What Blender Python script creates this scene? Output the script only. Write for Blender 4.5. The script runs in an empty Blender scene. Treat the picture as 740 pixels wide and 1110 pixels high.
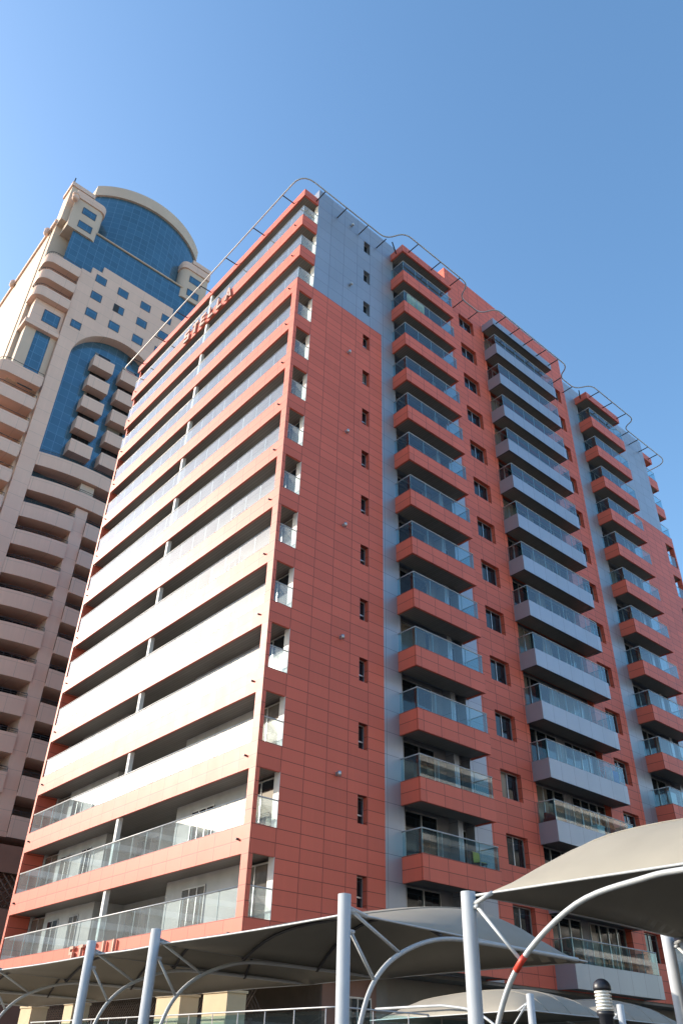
import bpy, bmesh, math, random
from mathutils import Vector, Matrix
random.seed(7)
R = math.radians
S = bpy.context.scene
C = S.collection

# ------------------------------------------------------------------ camera
G = 6.05                                   # ground lies 6.05 m under the lowest balcony floor
cam = bpy.data.cameras.new('camera')
co = bpy.data.objects.new('camera', cam); C.objects.link(co)
yaw, pit, rol = 0.7007, 0.6158, 0.0287
fw = Vector((math.sin(yaw)*math.cos(pit), math.cos(yaw)*math.cos(pit), math.sin(pit)))
rt = Vector((math.cos(yaw), -math.sin(yaw), 0)); up = rt.cross(fw)
r2 = math.cos(rol)*rt + math.sin(rol)*up; u2 = -math.sin(rol)*rt + math.cos(rol)*up
M = Matrix((r2, u2, -fw)).transposed().to_4x4(); M.translation = (-17.838, -25.918, -4.487+G)
co.matrix_world = M
cam.sensor_fit = 'HORIZONTAL'; cam.sensor_width = 36; cam.lens = 36*861.02/740
cam.clip_start = .1; cam.clip_end = 6000
S.camera = co

# ------------------------------------------------------------------ sky, sun, exposure
SUN_EL, SUN_A = R(22), R(52)                # SUN_A: angle of the sun behind the street front
sd = Vector((-math.cos(SUN_EL)*math.cos(SUN_A), math.cos(SUN_EL)*math.sin(SUN_A), math.sin(SUN_EL)))
w = bpy.data.worlds.new('World'); S.world = w; w.use_nodes = True
nt = w.node_tree; bg = nt.nodes['Background']
sk = nt.nodes.new('ShaderNodeTexSky'); sk.sky_type = 'NISHITA'; sk.sun_disc = False
sk.sun_elevation = SUN_EL; sk.sun_rotation = math.atan2(sd.x, sd.y)
sk.air_density = 1.1; sk.dust_density = 1.1; sk.ozone_density = 1.2; sk.altitude = 0
hs = nt.nodes.new('ShaderNodeHueSaturation'); hs.inputs['Hue'].default_value = .498; hs.inputs['Saturation'].default_value = 1.2
nt.links.new(sk.outputs[0], hs.inputs['Color']); nt.links.new(hs.outputs[0], bg.inputs[0]); bg.inputs[1].default_value = 0.15
sl = bpy.data.lights.new('sun', 'SUN'); sl.energy = 2.95; sl.angle = R(.5); sl.color = (1, .9, .77)
so = bpy.data.objects.new('sun', sl); C.objects.link(so)
so.rotation_euler = sd.to_track_quat('Z', 'Y').to_euler()
S.view_settings.view_transform = 'Standard'; S.view_settings.look = 'None'
S.view_settings.gamma = 1; S.view_settings.use_curve_mapping = False
S.view_settings.exposure = 1.2

# ------------------------------------------------------------------ materials
def mat(name):
    m = bpy.data.materials.new(name); m.use_nodes = True
    return m, m.node_tree, m.node_tree.nodes['Principled BSDF']
def N(t, k, **kw):
    n = t.nodes.new(k)
    for a, b in kw.items(): setattr(n, a, b)
    return n
def math_(t, op, a, b=None, c=None):
    n = N(t, 'ShaderNodeMath', operation=op)
    for i, v in enumerate((a, b, c)):
        if v is None: continue
        if isinstance(v, (int, float)): n.inputs[i].default_value = v
        else: t.links.new(v, n.inputs[i])
    return n.outputs[0]
def mix(t, f, a, b):
    n = N(t, 'ShaderNodeMix', data_type='RGBA')
    for i, v in ((0, f), (6, a), (7, b)):
        if isinstance(v, (int, float)): n.inputs[i].default_value = v
        elif isinstance(v, tuple): n.inputs[i].default_value = v if len(v) == 4 else v+(1,)
        else: t.links.new(v, n.inputs[i])
    return n.outputs[2]
def noise(t, scale, detail=3, vec=None, rough=.55):
    n = N(t, 'ShaderNodeTexNoise'); n.inputs['Scale'].default_value = scale
    n.inputs['Detail'].default_value = detail; n.inputs['Roughness'].default_value = rough
    if vec is None:
        vec = N(t, 'ShaderNodeTexCoord').outputs['Object']
    t.links.new(vec, n.inputs['Vector'])
    return n.outputs['Fac']
def ramp(t, fac, lo, hi, a=0., b=1.):
    n = N(t, 'ShaderNodeMapRange'); t.links.new(fac, n.inputs[0])
    for i, v in enumerate((lo, hi, a, b)): n.inputs[i+1].default_value = v
    return n.outputs[0]
def grid(t, pu, pv, ou, ov, wid):
    """joint mask (1 on the joint), and a per-panel random value, on any upright face"""
    tc = N(t, 'ShaderNodeTexCoord'); ge = N(t, 'ShaderNodeNewGeometry')
    p = N(t, 'ShaderNodeSeparateXYZ'); t.links.new(tc.outputs['Object'], p.inputs[0])
    n = N(t, 'ShaderNodeSeparateXYZ'); t.links.new(ge.outputs['Normal'], n.inputs[0])
    isx = math_(t, 'GREATER_THAN', math_(t, 'ABSOLUTE', n.outputs[0]), .7)
    h = math_(t, 'ADD', math_(t, 'MULTIPLY', p.outputs[1], isx),
              math_(t, 'MULTIPLY', p.outputs[0], math_(t, 'SUBTRACT', 1., isx)))
    a = math_(t, 'DIVIDE', math_(t, 'ADD', h, ou), pu); b = math_(t, 'DIVIDE', math_(t, 'ADD', p.outputs[2], ov), pv)
    fa, fb = math_(t, 'FRACT', a), math_(t, 'FRACT', b)
    ja = math_(t, 'LESS_THAN', math_(t, 'ABSOLUTE', math_(t, 'SUBTRACT', fa, .5)), wid/pu/2)
    jb = math_(t, 'LESS_THAN', math_(t, 'ABSOLUTE', math_(t, 'SUBTRACT', fb, .5)), wid/pv/2)
    j = math_(t, 'MAXIMUM', ja, jb)
    cv = N(t, 'ShaderNodeCombineXYZ')
    t.links.new(math_(t, 'FLOOR', math_(t, 'ADD', a, .5)), cv.inputs[0]); t.links.new(math_(t, 'FLOOR', math_(t, 'ADD', b, .5)), cv.inputs[1])
    wn = N(t, 'ShaderNodeTexWhiteNoise'); t.links.new(cv.outputs[0], wn.inputs['Vector'])
    return j, wn.outputs['Value'], wn.outputs['Color']
def tint(c, k): return tuple(min(1, x*k) for x in c)
def panel(name, col, rough, metallic, pu, pv, ou, ov, wid, jcol, var=.10, wob=.02, spec=.5):
    m, t, b = mat(name)
    j, rv, rc = grid(t, pu, pv, ou, ov, wid)
    base = mix(t, rv, tint(col, 1-var), tint(col, 1+var))
    base = mix(t, ramp(t, noise(t, .35, 4), .3, .7, 0, .35), base, tint(col, .82))
    # faint vertical streaks of dust
    mp = N(t, 'ShaderNodeMapping'); mp.inputs['Scale'].default_value = (3, 3, .15)
    t.links.new(N(t, 'ShaderNodeTexCoord').outputs['Object'], mp.inputs[0])
    base = mix(t, ramp(t, noise(t, 1.6, 3, mp.outputs[0]), .52, .75, 0, .22), base, tint(col, 1.18))
    base = mix(t, math_(t, 'MULTIPLY', j, .85), base, jcol)
    t.links.new(base, b.inputs['Base Color'])
    t.links.new(ramp(t, noise(t, 1.1, 3), .3, .7, rough-.02, rough+.02), b.inputs['Roughness'])
    b.inputs['Metallic'].default_value = metallic
    b.inputs['Specular IOR Level'].default_value = spec
    # every panel sits at its own slight angle
    geo = N(t, 'ShaderNodeNewGeometry')
    v = N(t, 'ShaderNodeVectorMath', operation='SUBTRACT'); t.links.new(rc, v.inputs[0]); v.inputs[1].default_value = (.5, .5, .5)
    v2 = N(t, 'ShaderNodeVectorMath', operation='SCALE'); t.links.new(v.outputs[0], v2.inputs[0]); v2.inputs['Scale'].default_value = wob
    v3 = N(t, 'ShaderNodeVectorMath', operation='ADD'); t.links.new(geo.outputs['Normal'], v3.inputs[0]); t.links.new(v2.outputs[0], v3.inputs[1])
    v4 = N(t, 'ShaderNodeVectorMath', operation='NORMALIZE'); t.links.new(v3.outputs[0], v4.inputs[0])
    t.links.new(v4.outputs[0], b.inputs['Normal'])
    return m
def simple(name, col, rough=.5, metallic=0., var=.12, scale=1.5, spec=.5, bump=0.):
    m, t, b = mat(name)
    t.links.new(mix(t, ramp(t, noise(t, scale, 5), .3, .7), tint(col, 1-var), tint(col, 1+var)), b.inputs['Base Color'])
    t.links.new(ramp(t, noise(t, scale*2.3, 3), .3, .7, max(.02, rough-.06), rough+.06), b.inputs['Roughness'])
    b.inputs['Metallic'].default_value = metallic; b.inputs['Specular IOR Level'].default_value = spec
    if bump:
        n = N(t, 'ShaderNodeBump'); n.inputs['Strength'].default_value = bump; n.inputs['Distance'].default_value = .02
        t.links.new(noise(t, scale*12, 4), n.inputs['Height']); t.links.new(n.outputs[0], b.inputs['Normal'])
    return m
def glass(name, tintc, dust, dustc=(.8, .82, .82), rough=.015, boost=1.5, refl=2.0):
    """thin balustrade glass: see-through, mirror-like at a slant, with a pale film of dust and painted sky glare"""
    m, t, b = mat(name); t.nodes.remove(b); out = t.nodes['Material Output']
    tr = N(t, 'ShaderNodeBsdfTransparent'); tr.inputs[0].default_value = tintc+(1,)
    gl = N(t, 'ShaderNodeBsdfGlossy'); gl.inputs['Roughness'].default_value = rough; gl.inputs[0].default_value = (.95, .97, 1, 1)
    df = N(t, 'ShaderNodeBsdfDiffuse'); df.inputs[0].default_value = dustc+(1,)
    tl = N(t, 'ShaderNodeBsdfTranslucent'); tl.inputs[0].default_value = dustc+(1,)
    dd = N(t, 'ShaderNodeAddShader'); 
    fr = N(t, 'ShaderNodeFresnel'); fr.inputs[0].default_value = boost
    m1 = N(t, 'ShaderNodeMixShader'); m2 = N(t, 'ShaderNodeMixShader'); md = N(t, 'ShaderNodeMixShader')
    md.inputs[0].default_value = .5
    t.links.new(df.outputs[0], md.inputs[1]); t.links.new(tl.outputs[0], md.inputs[2])
    dz = ramp(t, noise(t, .9, 4), .3, .7, dust*.7, dust*1.3)
    t.links.new(tr.outputs[0], m1.inputs[1]); t.links.new(md.outputs[0], m1.inputs[2])
    ge = N(t, 'ShaderNodeNewGeometry'); front = math_(t, 'SUBTRACT', 1., ge.outputs['Backfacing'])
    t.links.new(math_(t, 'MULTIPLY', math_(t, 'MINIMUM', math_(t, 'MULTIPLY', fr.outputs[0], refl), 1.), front), m2.inputs[0])
    t.links.new(math_(t, 'MULTIPLY', dz, front), m1.inputs[0])
    t.links.new(m1.outputs[0], m2.inputs[1]); t.links.new(gl.outputs[0], m2.inputs[2])
    t.links.new(m2.outputs[0], out.inputs[0])
    return m
def pane_mat(name, col, pu, pv, wob=.015, rough=.03, spec=1., metallic=0., ml=(.1, .14, .2), wid=.05, var=.35):
    return panel(name, col, rough+.05, metallic, pu, pv, 0, 0, wid, ml, var, wob, spec)

RED = (.67, .142, .088)
m_red = panel('red_cladding', RED, .50, .0, 1.19, 3.2/6, -.02+.595, -G+3.2/12+.02, .028, (.15, .03, .02), .085, .006, .25)
for n_ in [m_red.node_tree.nodes['Principled BSDF']]:
    n_.inputs['Coat Weight'].default_value = .24; n_.inputs['Coat Roughness'].default_value = .62; n_.inputs['Coat IOR'].default_value = 1.45
m_grey = panel('grey_cladding', (.36, .38, .43), .40, .5, 1.19, 1.0667, -.02+.595, -G+1.0667/2, .022, (.12, .13, .15), .05, .012)
m_soff = panel('ribbed_soffit', (.22, .205, .185), .6, 0, .16, .5, 0, 0, .03, (.12, .11, .10), .08, .0)
m_white = simple('white_paint', (.74, .73, .70), .6)
m_bwall = simple('grey_white_render', (.42, .415, .41), .7)
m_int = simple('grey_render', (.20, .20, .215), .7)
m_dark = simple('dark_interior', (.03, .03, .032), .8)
m_alu = simple('aluminium', (.55, .56, .57), .38, .8)
m_rail = simple('steel_tube', (.46, .47, .48), .45, .15)
m_dkmetal = simple('dark_metal', (.06, .06, .065), .5, .3)
m_pane = pane_mat('window_glass', (.008, .012, .016), .9, 3.2, .02, .02, .5, 0, (.03, .04, .05), .03)
m_glass = glass('balustrade_glass', (.72, .87, .90), .010, refl=1.35)
m_milky = glass('milky_balustrade_glass', (.86, .93, .94), .24, refl=1.7)  # white film: some dust, mostly the bright sky's glare put into the colour
m_stone = panel('beige_stone', (.70, .485, .39), .75, 0, 3.3, 1.645, 0, 0, .03, (.36, .29, .25), .035, .0)
m_stone2 = simple('cream_stone', (.54, .42, .33), .75, 0, .06, .4)
m_brown = simple('brown_render', (.24, .13, .095), .8, 0, .1, .5)
t_ = m_pane.node_tree; b_ = t_.nodes['Principled BSDF']            # some windows have pale curtains behind the glass
oi_ = N(t_, 'ShaderNodeObjectInfo'); old_ = b_.inputs['Base Color'].links[0].from_socket
tc_ = N(t_, 'ShaderNodeTexCoord'); wv_ = N(t_, 'ShaderNodeTexWave'); wv_.inputs['Scale'].default_value = 3.5; wv_.inputs['Distortion'].default_value = 1.5
t_.links.new(tc_.outputs['Object'], wv_.inputs['Vector'])
cur_ = mix(t_, wv_.outputs['Fac'], (.10, .09, .08), (.22, .20, .17))
gx_ = N(t_, 'ShaderNodeSeparateXYZ'); t_.links.new(tc_.outputs['Generated'], gx_.inputs[0])
half_ = math_(t_, 'LESS_THAN', gx_.outputs[0], math_(t_, 'FRACT', math_(t_, 'MULTIPLY', oi_.outputs['Random'], 7.)))
t_.links.new(mix(t_, math_(t_, 'MULTIPLY', half_, math_(t_, 'GREATER_THAN', oi_.outputs['Random'], .55)), old_, cur_), b_.inputs['Base Color'])
m_blue = pane_mat('blue_curtain_glass', (.055, .145, .225), 1.05, 1.10, .03, .04, 1., .3, (.14, .26, .38), .05, .12)
m_shadebrown = simple('shaded_brown_render', (.075, .05, .038), .8)  # brown render with the deep shade under the building put into its colour
m_lat = simple('lattice_timber', (.16, .10, .075), .7)
m_pole = simple('pole_paint', (.50, .52, .53), .42, 0, .05, 3)
m_sand = simple('pier_render', (.56, .43, .26), .8, 0, .06, 1.2, bump=.2)
m_black = simple('black_plastic', (.018, .02, .028), .4)
m_tape = simple('red_tape', (.62, .06, .035), .5)
m_conc = simple('concrete', (.21, .19, .165), .85, 0, .12, .8, bump=.3)
m_letter = simple('letter_metal', (.52, .33, .26), .4, .2)
m_cloth = simple('white_cloth', (.75, .75, .73), .9, 0, .05, 6)
m_cream = simple('cream_cloth', (.70, .52, .30), .9, 0, .2, 2)
m_yel = simple('yellow_cloth', (.62, .50, .12), .9, 0, .1, 4)
m_pale = simple('louvre_white', (.8, .8, .76), .5)
m_fab, t_, b_ = mat('shade_fabric')
b_.inputs['Roughness'].default_value = .65
cc = mix(t_, ramp(t_, noise(t_, .7, 4), .3, .7), (.30, .275, .225), (.36, .33, .27)); t_.links.new(cc, b_.inputs['Base Color'])
trn = N(t_, 'ShaderNodeBsdfTranslucent'); trn.inputs[0].default_value = (.30, .24, .15, 1)
mxs = N(t_, 'ShaderNodeMixShader'); mxs.inputs[0].default_value = .06
t_.links.new(b_.outputs[0], mxs.inputs[1]); t_.links.new(trn.outputs[0], mxs.inputs[2]); t_.links.new(mxs.outputs[0], t_.nodes['Material Output'].inputs[0])
bm_ = N(t_, 'ShaderNodeBump'); bm_.inputs['Strength'].default_value = .25; bm_.inputs['Distance'].default_value = .03
t_.links.new(noise(t_, 2.2, 3), bm_.inputs['Height']); t_.links.new(bm_.outputs[0], b_.inputs['Normal'])
m_ground = simple('pale_paving', (.25, .22, .18), .85, 0, .15, .3, bump=.2)
m_asph = simple('asphalt', (.055, .053, .05), .85, 0, .2, 1.2, bump=.4)

# ------------------------------------------------------------------ mesh building
class MB:
    """collects faces in building coordinates (z = 0 at the lowest balcony floor); build() makes ONE mesh object"""
    def __init__(s): s.v = []; s.f = []; s.sm = []
    def add(s, vs, fs, smooth=False):
        o = len(s.v); s.v += [tuple(x) for x in vs]
        for f in fs: s.f.append([i+o for i in f]); s.sm.append(smooth)
        return s
    def box(s, x0, x1, y0, y1, z0, z1):
        vs = [(x, y, z) for z in (z0, z1) for y in (y0, y1) for x in (x0, x1)]
        return s.add(vs, [(0, 2, 3, 1), (4, 5, 7, 6), (0, 1, 5, 4), (2, 6, 7, 3), (0, 4, 6, 2), (1, 3, 7, 5)])
    def quad(s, a, b, c, d): return s.add([a, b, c, d], [(0, 1, 2, 3)])
    def tube(s, pts, r, n=10, caps=True, r1=None):
        pts = [Vector(p) for p in pts]; rings = []; prev = None
        for i, p in enumerate(pts):
            d = (pts[min(i+1, len(pts)-1)] - pts[max(i-1, 0)]).normalized()
            if prev is None:
                a = Vector((0, 0, 1)) if abs(d.z) < .9 else Vector((1, 0, 0)); n1 = d.cross(a).normalized()
            else: n1 = (prev - d*prev.dot(d)).normalized()
            prev = n1; n2 = d.cross(n1)
            rr = r if r1 is None else r + (r1-r)*i/(len(pts)-1)
            rings.append([p + rr*(math.cos(2*math.pi*k/n)*n1 + math.sin(2*math.pi*k/n)*n2) for k in range(n)])
        vs = [q for ring in rings for q in ring]
        fs = [(i*n+k, i*n+(k+1) % n, (i+1)*n+(k+1) % n, (i+1)*n+k) for i in range(len(pts)-1) for k in range(n)]
        s.add(vs, fs, True)
        if caps:
            s.add(rings[0], [tuple(range(n))[::-1]]); s.add(rings[-1], [tuple(range(n))])
        return s
    def lathe(s, cx, cy, prof, n=24):
        vs = [(cx+r*math.cos(2*math.pi*k/n), cy+r*math.sin(2*math.pi*k/n), z) for r, z in prof for k in range(n)]
        fs = [(i*n+k, i*n+(k+1) % n, (i+1)*n+(k+1) % n, (i+1)*n+k) for i in range(len(prof)-1) for k in range(n)]
        return s.add(vs, fs, True)
    def prism(s, pts, z0, z1, smooth=False):
        """upright prism over a counter-clockwise plan outline"""
        n = len(pts); vs = [(x, y, z0) for x, y in pts]+[(x, y, z1) for x, y in pts]
        s.add(vs, [tuple(range(n))[::-1], tuple(range(n, 2*n))])
        s.add(vs, [(i, (i+1) % n, n+(i+1) % n, n+i) for i in range(n)], smooth)
        return s
    def wall(s, u0, u1, z0, z1, holes, y, depth):
        """wall facing -y with rectangular holes and their reveals"""
        us = sorted({u0, u1, *[h[0] for h in holes], *[h[1] for h in holes]}); zs = sorted({z0, z1, *[h[2] for h in holes], *[h[3] for h in holes]})
        us = [u for u in us if u0 <= u <= u1]; zs = [z for z in zs if z0 <= z <= z1]
        hit = lambda a, b: any(h[0] < a < h[1] and h[2] < b < h[3] for h in holes)
        for a, b in zip(us, us[1:]):
            run = None
            for c, d in list(zip(zs, zs[1:]))+[(None, None)]:
                ok = c is not None and not hit((a+b)/2, (c+d)/2)
                if ok and run is None: run = [c, d]
                elif ok: run[1] = d
                elif run: s.quad((a, y, run[0]), (b, y, run[0]), (b, y, run[1]), (a, y, run[1])); run = None
        for a, b, c, d in holes:
            e = y+depth
            s.quad((a, y, c), (a, y, d), (a, e, d), (a, e, c)); s.quad((b, y, c), (b, e, c), (b, e, d), (b, y, d))
            s.quad((a, y, c), (a, e, c), (b, e, c), (b, y, c)); s.quad((a, y, d), (b, y, d), (b, e, d), (a, e, d))
        # edges and back of the wall
        e = y+depth
        s.quad((u0, y, z0), (u0, y, z1), (u0, e, z1), (u0, e, z0)); s.quad((u1, y, z0), (u1, e, z0), (u1, e, z1), (u1, y, z1))
        s.quad((u0, y, z1), (u1, y, z1), (u1, e, z1), (u0, e, z1)); s.quad((u0, y, z0), (u0, e, z0), (u1, e, z0), (u1, y, z0))
        return s
    def build(s, name, m, parent=None, label=None):
        me = bpy.data.meshes.new(name)
        o = bpy.data.objects.new(name, me); C.objects.link(o)
        off = Vector((0, 0, G))
        if parent is not None: off = off - world_loc(parent)
        me.from_pydata([tuple(Vector(v)+off) for v in s.v], [], s.f)
        me.polygons.foreach_set('use_smooth', s.sm); me.update()
        bm = bmesh.new(); bm.from_mesh(me); bmesh.ops.remove_doubles(bm, verts=bm.verts, dist=1e-5)
        if name not in ('fabric',): bmesh.ops.recalc_face_normals(bm, faces=bm.faces)
        bm.to_mesh(me); bm.free()
        me.materials.append(m)
        if parent is not None: o.parent = parent
        if label: o['label'] = label
        return o
def world_loc(o):
    v = Vector((0, 0, 0))
    while o is not None: v = v + o.location; o = o.parent
    return v
def thing(name, label, cat, loc, group=None):
    o = bpy.data.objects.new(name, None); C.objects.link(o); o.location = loc
    o.empty_display_size = .3
    tag(o, label, cat, group); return o
def tag(o, label, cat, group=None):
    o['label'] = label; o['category'] = cat
    if group: o['group'] = group
    return o
def dup(o, parent, dz=0, dx=0):
    c = o.copy(); C.objects.link(c); c.parent = parent
    c.location = (o.location.x+dx, o.location.y, o.location.z+dz)
    for ch in list(o.children): dup_child(ch, c)
    return c
def dup_child(o, parent):
    c = o.copy(); C.objects.link(c); c.parent = parent
    for ch in list(o.children): dup_child(ch, c)
def smooth_path(pts, n=6):
    P = [Vector(p) for p in pts]; P = [2*P[0]-P[1]]+P+[2*P[-1]-P[-2]]; out = []
    for i in range(1, len(P)-2):
        for k in range(n):
            t = k/n; a, b, c, d = P[i-1:i+3]
            out.append(.5*((2*b)+(c-a)*t+(2*a-5*b+4*c-d)*t*t+(3*b-a-3*c+d)*t**3))
    out.append(P[-2]); return out
def round_path(pts, r=.8, n=5):
    P = [Vector(p) for p in pts]; out = [P[0]]
    for a, b, c in zip(P, P[1:], P[2:]):
        k = min(r, (a-b).length*.48, (c-b).length*.48)
        p, q = b+(a-b).normalized()*k, b+(c-b).normalized()*k
        for i in range(n+1):
            t = i/n; out.append((1-t)**2*p+2*t*(1-t)*b+t*t*q)
    out.append(P[-1]); return out

# ------------------------------------------------------------------ ground
def structure(o): o['kind'] = 'structure'; return o
structure(MB().box(-1500, 1500, -1500, 1500, -G-.5, -G).build('ground', m_ground))
structure(MB().quad((-60, -90, -G+.004), (70, -90, -G+.004), (70, -8.4, -G+.004), (-60, -8.4, -G+.004)).build('parking_road', m_asph))

# ------------------------------------------------------------------ the red apartment building
H, B_, W, NF = 3.2, 1.056, 22.58, 14
U = 42.65
Z = lambda k: k*H
bld = thing('apartment_building', 'red and grey clad apartment block with stacked glass-railed balconies', 'building', (0, 0, 0))

core = MB()
core.box(3.05, U-3.05, .62, W-.3, -1.0, 44.3)
core.box(5.2, U-3.6, 1.6, W-1.0, -G, -1.05)
core.build('core', m_dark, bld)

UO, UA = 1.22, 7.0
BH = []                                       # grey bay holes
def bay_holes(u):  # two loggia openings a floor
    return [(u+1.2, u+4.72, Z(k)-.7, Z(k+1)-.75) for k in range(NF)]+[(u+5.07, u+5.9, Z(k)-.7, Z(k+1)-.75) for k in range(NF)]
narrow = [(5.39, 5.94, Z(k)+.93, Z(k)+2.12) for k in range(NF)]
MB().wall(UO, UA, -B_, Z(11), narrow[:11], 0, .34).build('red_wall', m_red, bld)
MB().wall(UO, UA, Z(11), 45.6, narrow[11:], 0, .34).build('grey_wall', m_grey, bld)
MB().wall(UA, 14.2, -B_, 45.6, bay_holes(UA), .003, .55).build('grey_wall', m_grey, bld)
CW0, CW1 = 14.2, 28.87
cwin = [(a, a+1.68, Z(k)+.8, Z(k)+2.25) for a in (15.26, 26.46) for k in range(NF)]
dop = [(18.2, 25.2, Z(k)-.7, Z(k+1)-.75) for k in range(NF)]
MB().wall(CW0, CW1, -B_, 45.9, cwin+dop, 0, .4).build('red_wall', m_red, bld)
MB().box(CW0-.25, CW1, 0, 6.0, 45.9, 48.24).build('roof_block', m_red, bld)
FX = 22.4                                     # the second balcony bay is the first one moved
MB().wall(CW1, 36.5, -B_, 45.6, bay_holes(UA+FX), .003, .55).build('grey_wall', m_grey, bld)
MB().wall(36.5, U-1.5, -B_, Z(11), [], 0, .34).build('red_wall', m_red, bld)
MB().wall(36.5, U-1.5, Z(11), 45.6, [], 0, .34).build('grey_wall', m_grey, bld)
# parapet backs and roof
MB().box(UO, UA, .35, .6, 44.5, 45.597).box(UA, CW0-.26, .56, .8, 44.5, 45.597).build('parapet', m_grey, bld)
MB().box(.6, U-.6, .62, W-.3, 44.31, 44.42).build('roof', m_conc, bld)

def win(u, v, z0, z1, y, parent, ndiv=2):
    uu = [u+(v-u)*i/ndiv for i in range(ndiv+1)]
    f = MB(); t = .05
    f.box(u, v, y-.05, y+.03, z0, z0+t).box(u, v, y-.05, y+.03, z1-t, z1)
    for q in uu: f.box(max(u, q-t/2), min(v, q+t/2), y-.05, y+.03, z0+t, z1-t)
    fr = f.build('window', m_alu, parent)
    MB().box(u+.01, v-.01, y-.004, y+.02, z0+.01, z1-.01).build('pane', m_pane, fr)
    return fr
nw = win(5.39, 5.94, .93, 2.12, .30, bld, 1)
f = MB().box(5.40, 5.93, .24, .30, 1.32, 1.37).build('transom', m_alu, nw)
cw = win(15.26, 16.94, .8, 2.25, .32, bld, 2)
cw2 = win(26.46, 28.14, .8, 2.25, .32, bld, 2)
for k in range(1, NF):
    for o in (nw, cw, cw2): dup(o, bld, Z(k))

def door(u, v, z0, z1, y, parent, nd):
    f = MB(); t = .06
    f.box(u, v, y-.06, y+.03, z1-t, z1).box(u, v, y-.06, y+.03, z0, z0+t)
    for i in range(nd+1):
        q = u+(v-u)*i/nd; f.box(max(u, q-t/2), min(v, q+t/2), y-.06, y+.03, z0+t, z1-t)
    d = f.build('sliding_door', m_alu, parent)
    MB().box(u+.01, v-.01, y-.005, y+.02, z0+.01, z1-.01).build('pane', m_pane, d)
    return d
# loggia interiors of the two red bays
for dx in (0, FX):
    u = UA+dx
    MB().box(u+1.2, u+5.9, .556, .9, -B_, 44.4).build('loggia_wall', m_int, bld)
    MB().box(u+4.725, u+5.065, -.01, .02, -.5, 44.2).build('column', m_int if False else m_grey, bld)
    d1 = door(u+1.7, u+3.85, -.6, 2.22, .54, bld, 2)
    d2 = door(u+5.12, u+5.85, -.6, 2.0, .54, bld, 1)
    for k in range(1, NF): dup(d1, bld, Z(k)); dup(d2, bld, Z(k))
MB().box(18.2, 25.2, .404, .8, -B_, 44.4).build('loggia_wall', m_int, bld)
dd = door(18.3, 21.1, -.6, 2.22, .38, bld, 3); d3 = door(21.9, 25.1, -.6, 2.22, .38, bld, 4)
for k in range(1, NF): dup(dd, bld, Z(k)); dup(d3, bld, Z(k))

def box_balcony(u0, u1, vf, m, parent, back=0, roof=False):
    """a projecting box balcony at floor 0: solid tray, glass on three sides, tube on top"""
    zt = 0 if not roof else -B_+.70
    t = MB(); th = .12; zb = -B_
    b = back-.002
    t.box(u0, u1, vf, vf+th, zb, zt)
    t.box(u0, u0+th, vf+th, b, zb, zt); t.box(u1-th, u1, vf+th, b, zb, zt)
    o = t.build('balcony' if not roof else 'balcony_roof', m, parent)
    MB().box(u0+th, u1-th, vf+th, b, zb+.05, zb+.32).build('soffit', m_soff, o)
    if not roof:
        g = MB(); e = .05
        g.box(u0+e, u1-e, vf+e, vf+e+.014, .02, 1.0)
        g.box(u0+e, u0+e+.014, vf+e+.016, b, .02, 1.0); g.box(u1-e-.014, u1-e, vf+e+.016, b, .02, 1.0)
        g.build('glass_balustrade', m_glass, o)
        r = MB()
        r.tube([(u0+e, b, 1.03), (u0+e, vf+e, 1.03), (u1-e, vf+e, 1.03), (u1-e, b, 1.03)], .028, 6)
        n = max(2, round((u1-u0)/1.3))
        for i in range(n+1):
            q = u0+e+.04+(u1-u0-2*e-.08)*i/n
            r.box(q-.014, q+.014, vf+e+.02, vf+e+.05, 0, 1.02)
        r.build('handrail', m_rail, o)
    return o
for u0, u1, vf, m, lab in ((7.98, 13.1, -1.244, m_red, None), (18.02, 25.44, -1.15, m_grey, 'grey box balcony with glass balustrade'), (30.35, 35.3, -1.2, m_red, None)):
    b0 = box_balcony(u0, u1, vf, m, bld)
    if lab: b0['label'] = lab
    for k in range(1, NF): dup(b0, bld, Z(k))
    rf = box_balcony(u0, u1, vf, m, bld, roof=True); rf.location.z += Z(14)

# --- left front: continuous balconies
DW = 1.22
def long_balcony(k, roof=False):
    zt = 0 if not roof else -B_+.70; zb = -B_; th = .12
    f = MB()
    f.box(0, th, 0, W, zb, zt)
    f.box(th, UO-.002, 0, th, zb, zt)
    o = f.build('long_balcony' if not roof else 'eaves', m_red, bld)
    MB().box(th, 3.0, th, W-.25, zb+.05, zb+.34).build('soffit', m_soff, o)
    if not roof:
        g = MB(); e = .05
        w0, w1 = (.5, W-.27) if k < 11 else (e+.016, W-.04)
        g.box(e, e+.014, w0, w1, .02, 1.0)
        g.box(.22 if k < 11 else e, UO-.01, e, e+.014, .02, 1.0)
        g.build('glass_balustrade', m_milky, o)
        r = MB()
        if k < 11:
            r.tube([(e, w0, 1.03), (e, w1, 1.03)], .03, 6); r.tube([(.2, e, 1.03), (UO, e, 1.03)], .03, 6)
        else:
            r.tube([(UO, e, 1.03), (e, e, 1.03), (e, w1, 1.03)], .03, 6)
        for i in range(18):
            q = w0+.03+(w1-w0-.06)*i/17; r.box(e+.02, e+.05, q-.014, q+.014, 0, 1.02)
        r.build('handrail', m_rail, o)
        for q in (.75, W-.6): MB().tube([(-.12, q, -.5), (.02, q, -.5)], .045, 8).build('drain_spout', m_dkmetal, o)
    return o
lb = long_balcony(0)
for k in range(1, 11): dup(lb, bld, Z(k))
lt = long_balcony(11); lt.location.z += Z(11)
for k in (12, 13): dup(lt, bld, Z(k)-Z(11))
ev = long_balcony(14, True); ev.location.z += Z(14)
p1, p2 = MB(), MB()
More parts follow.
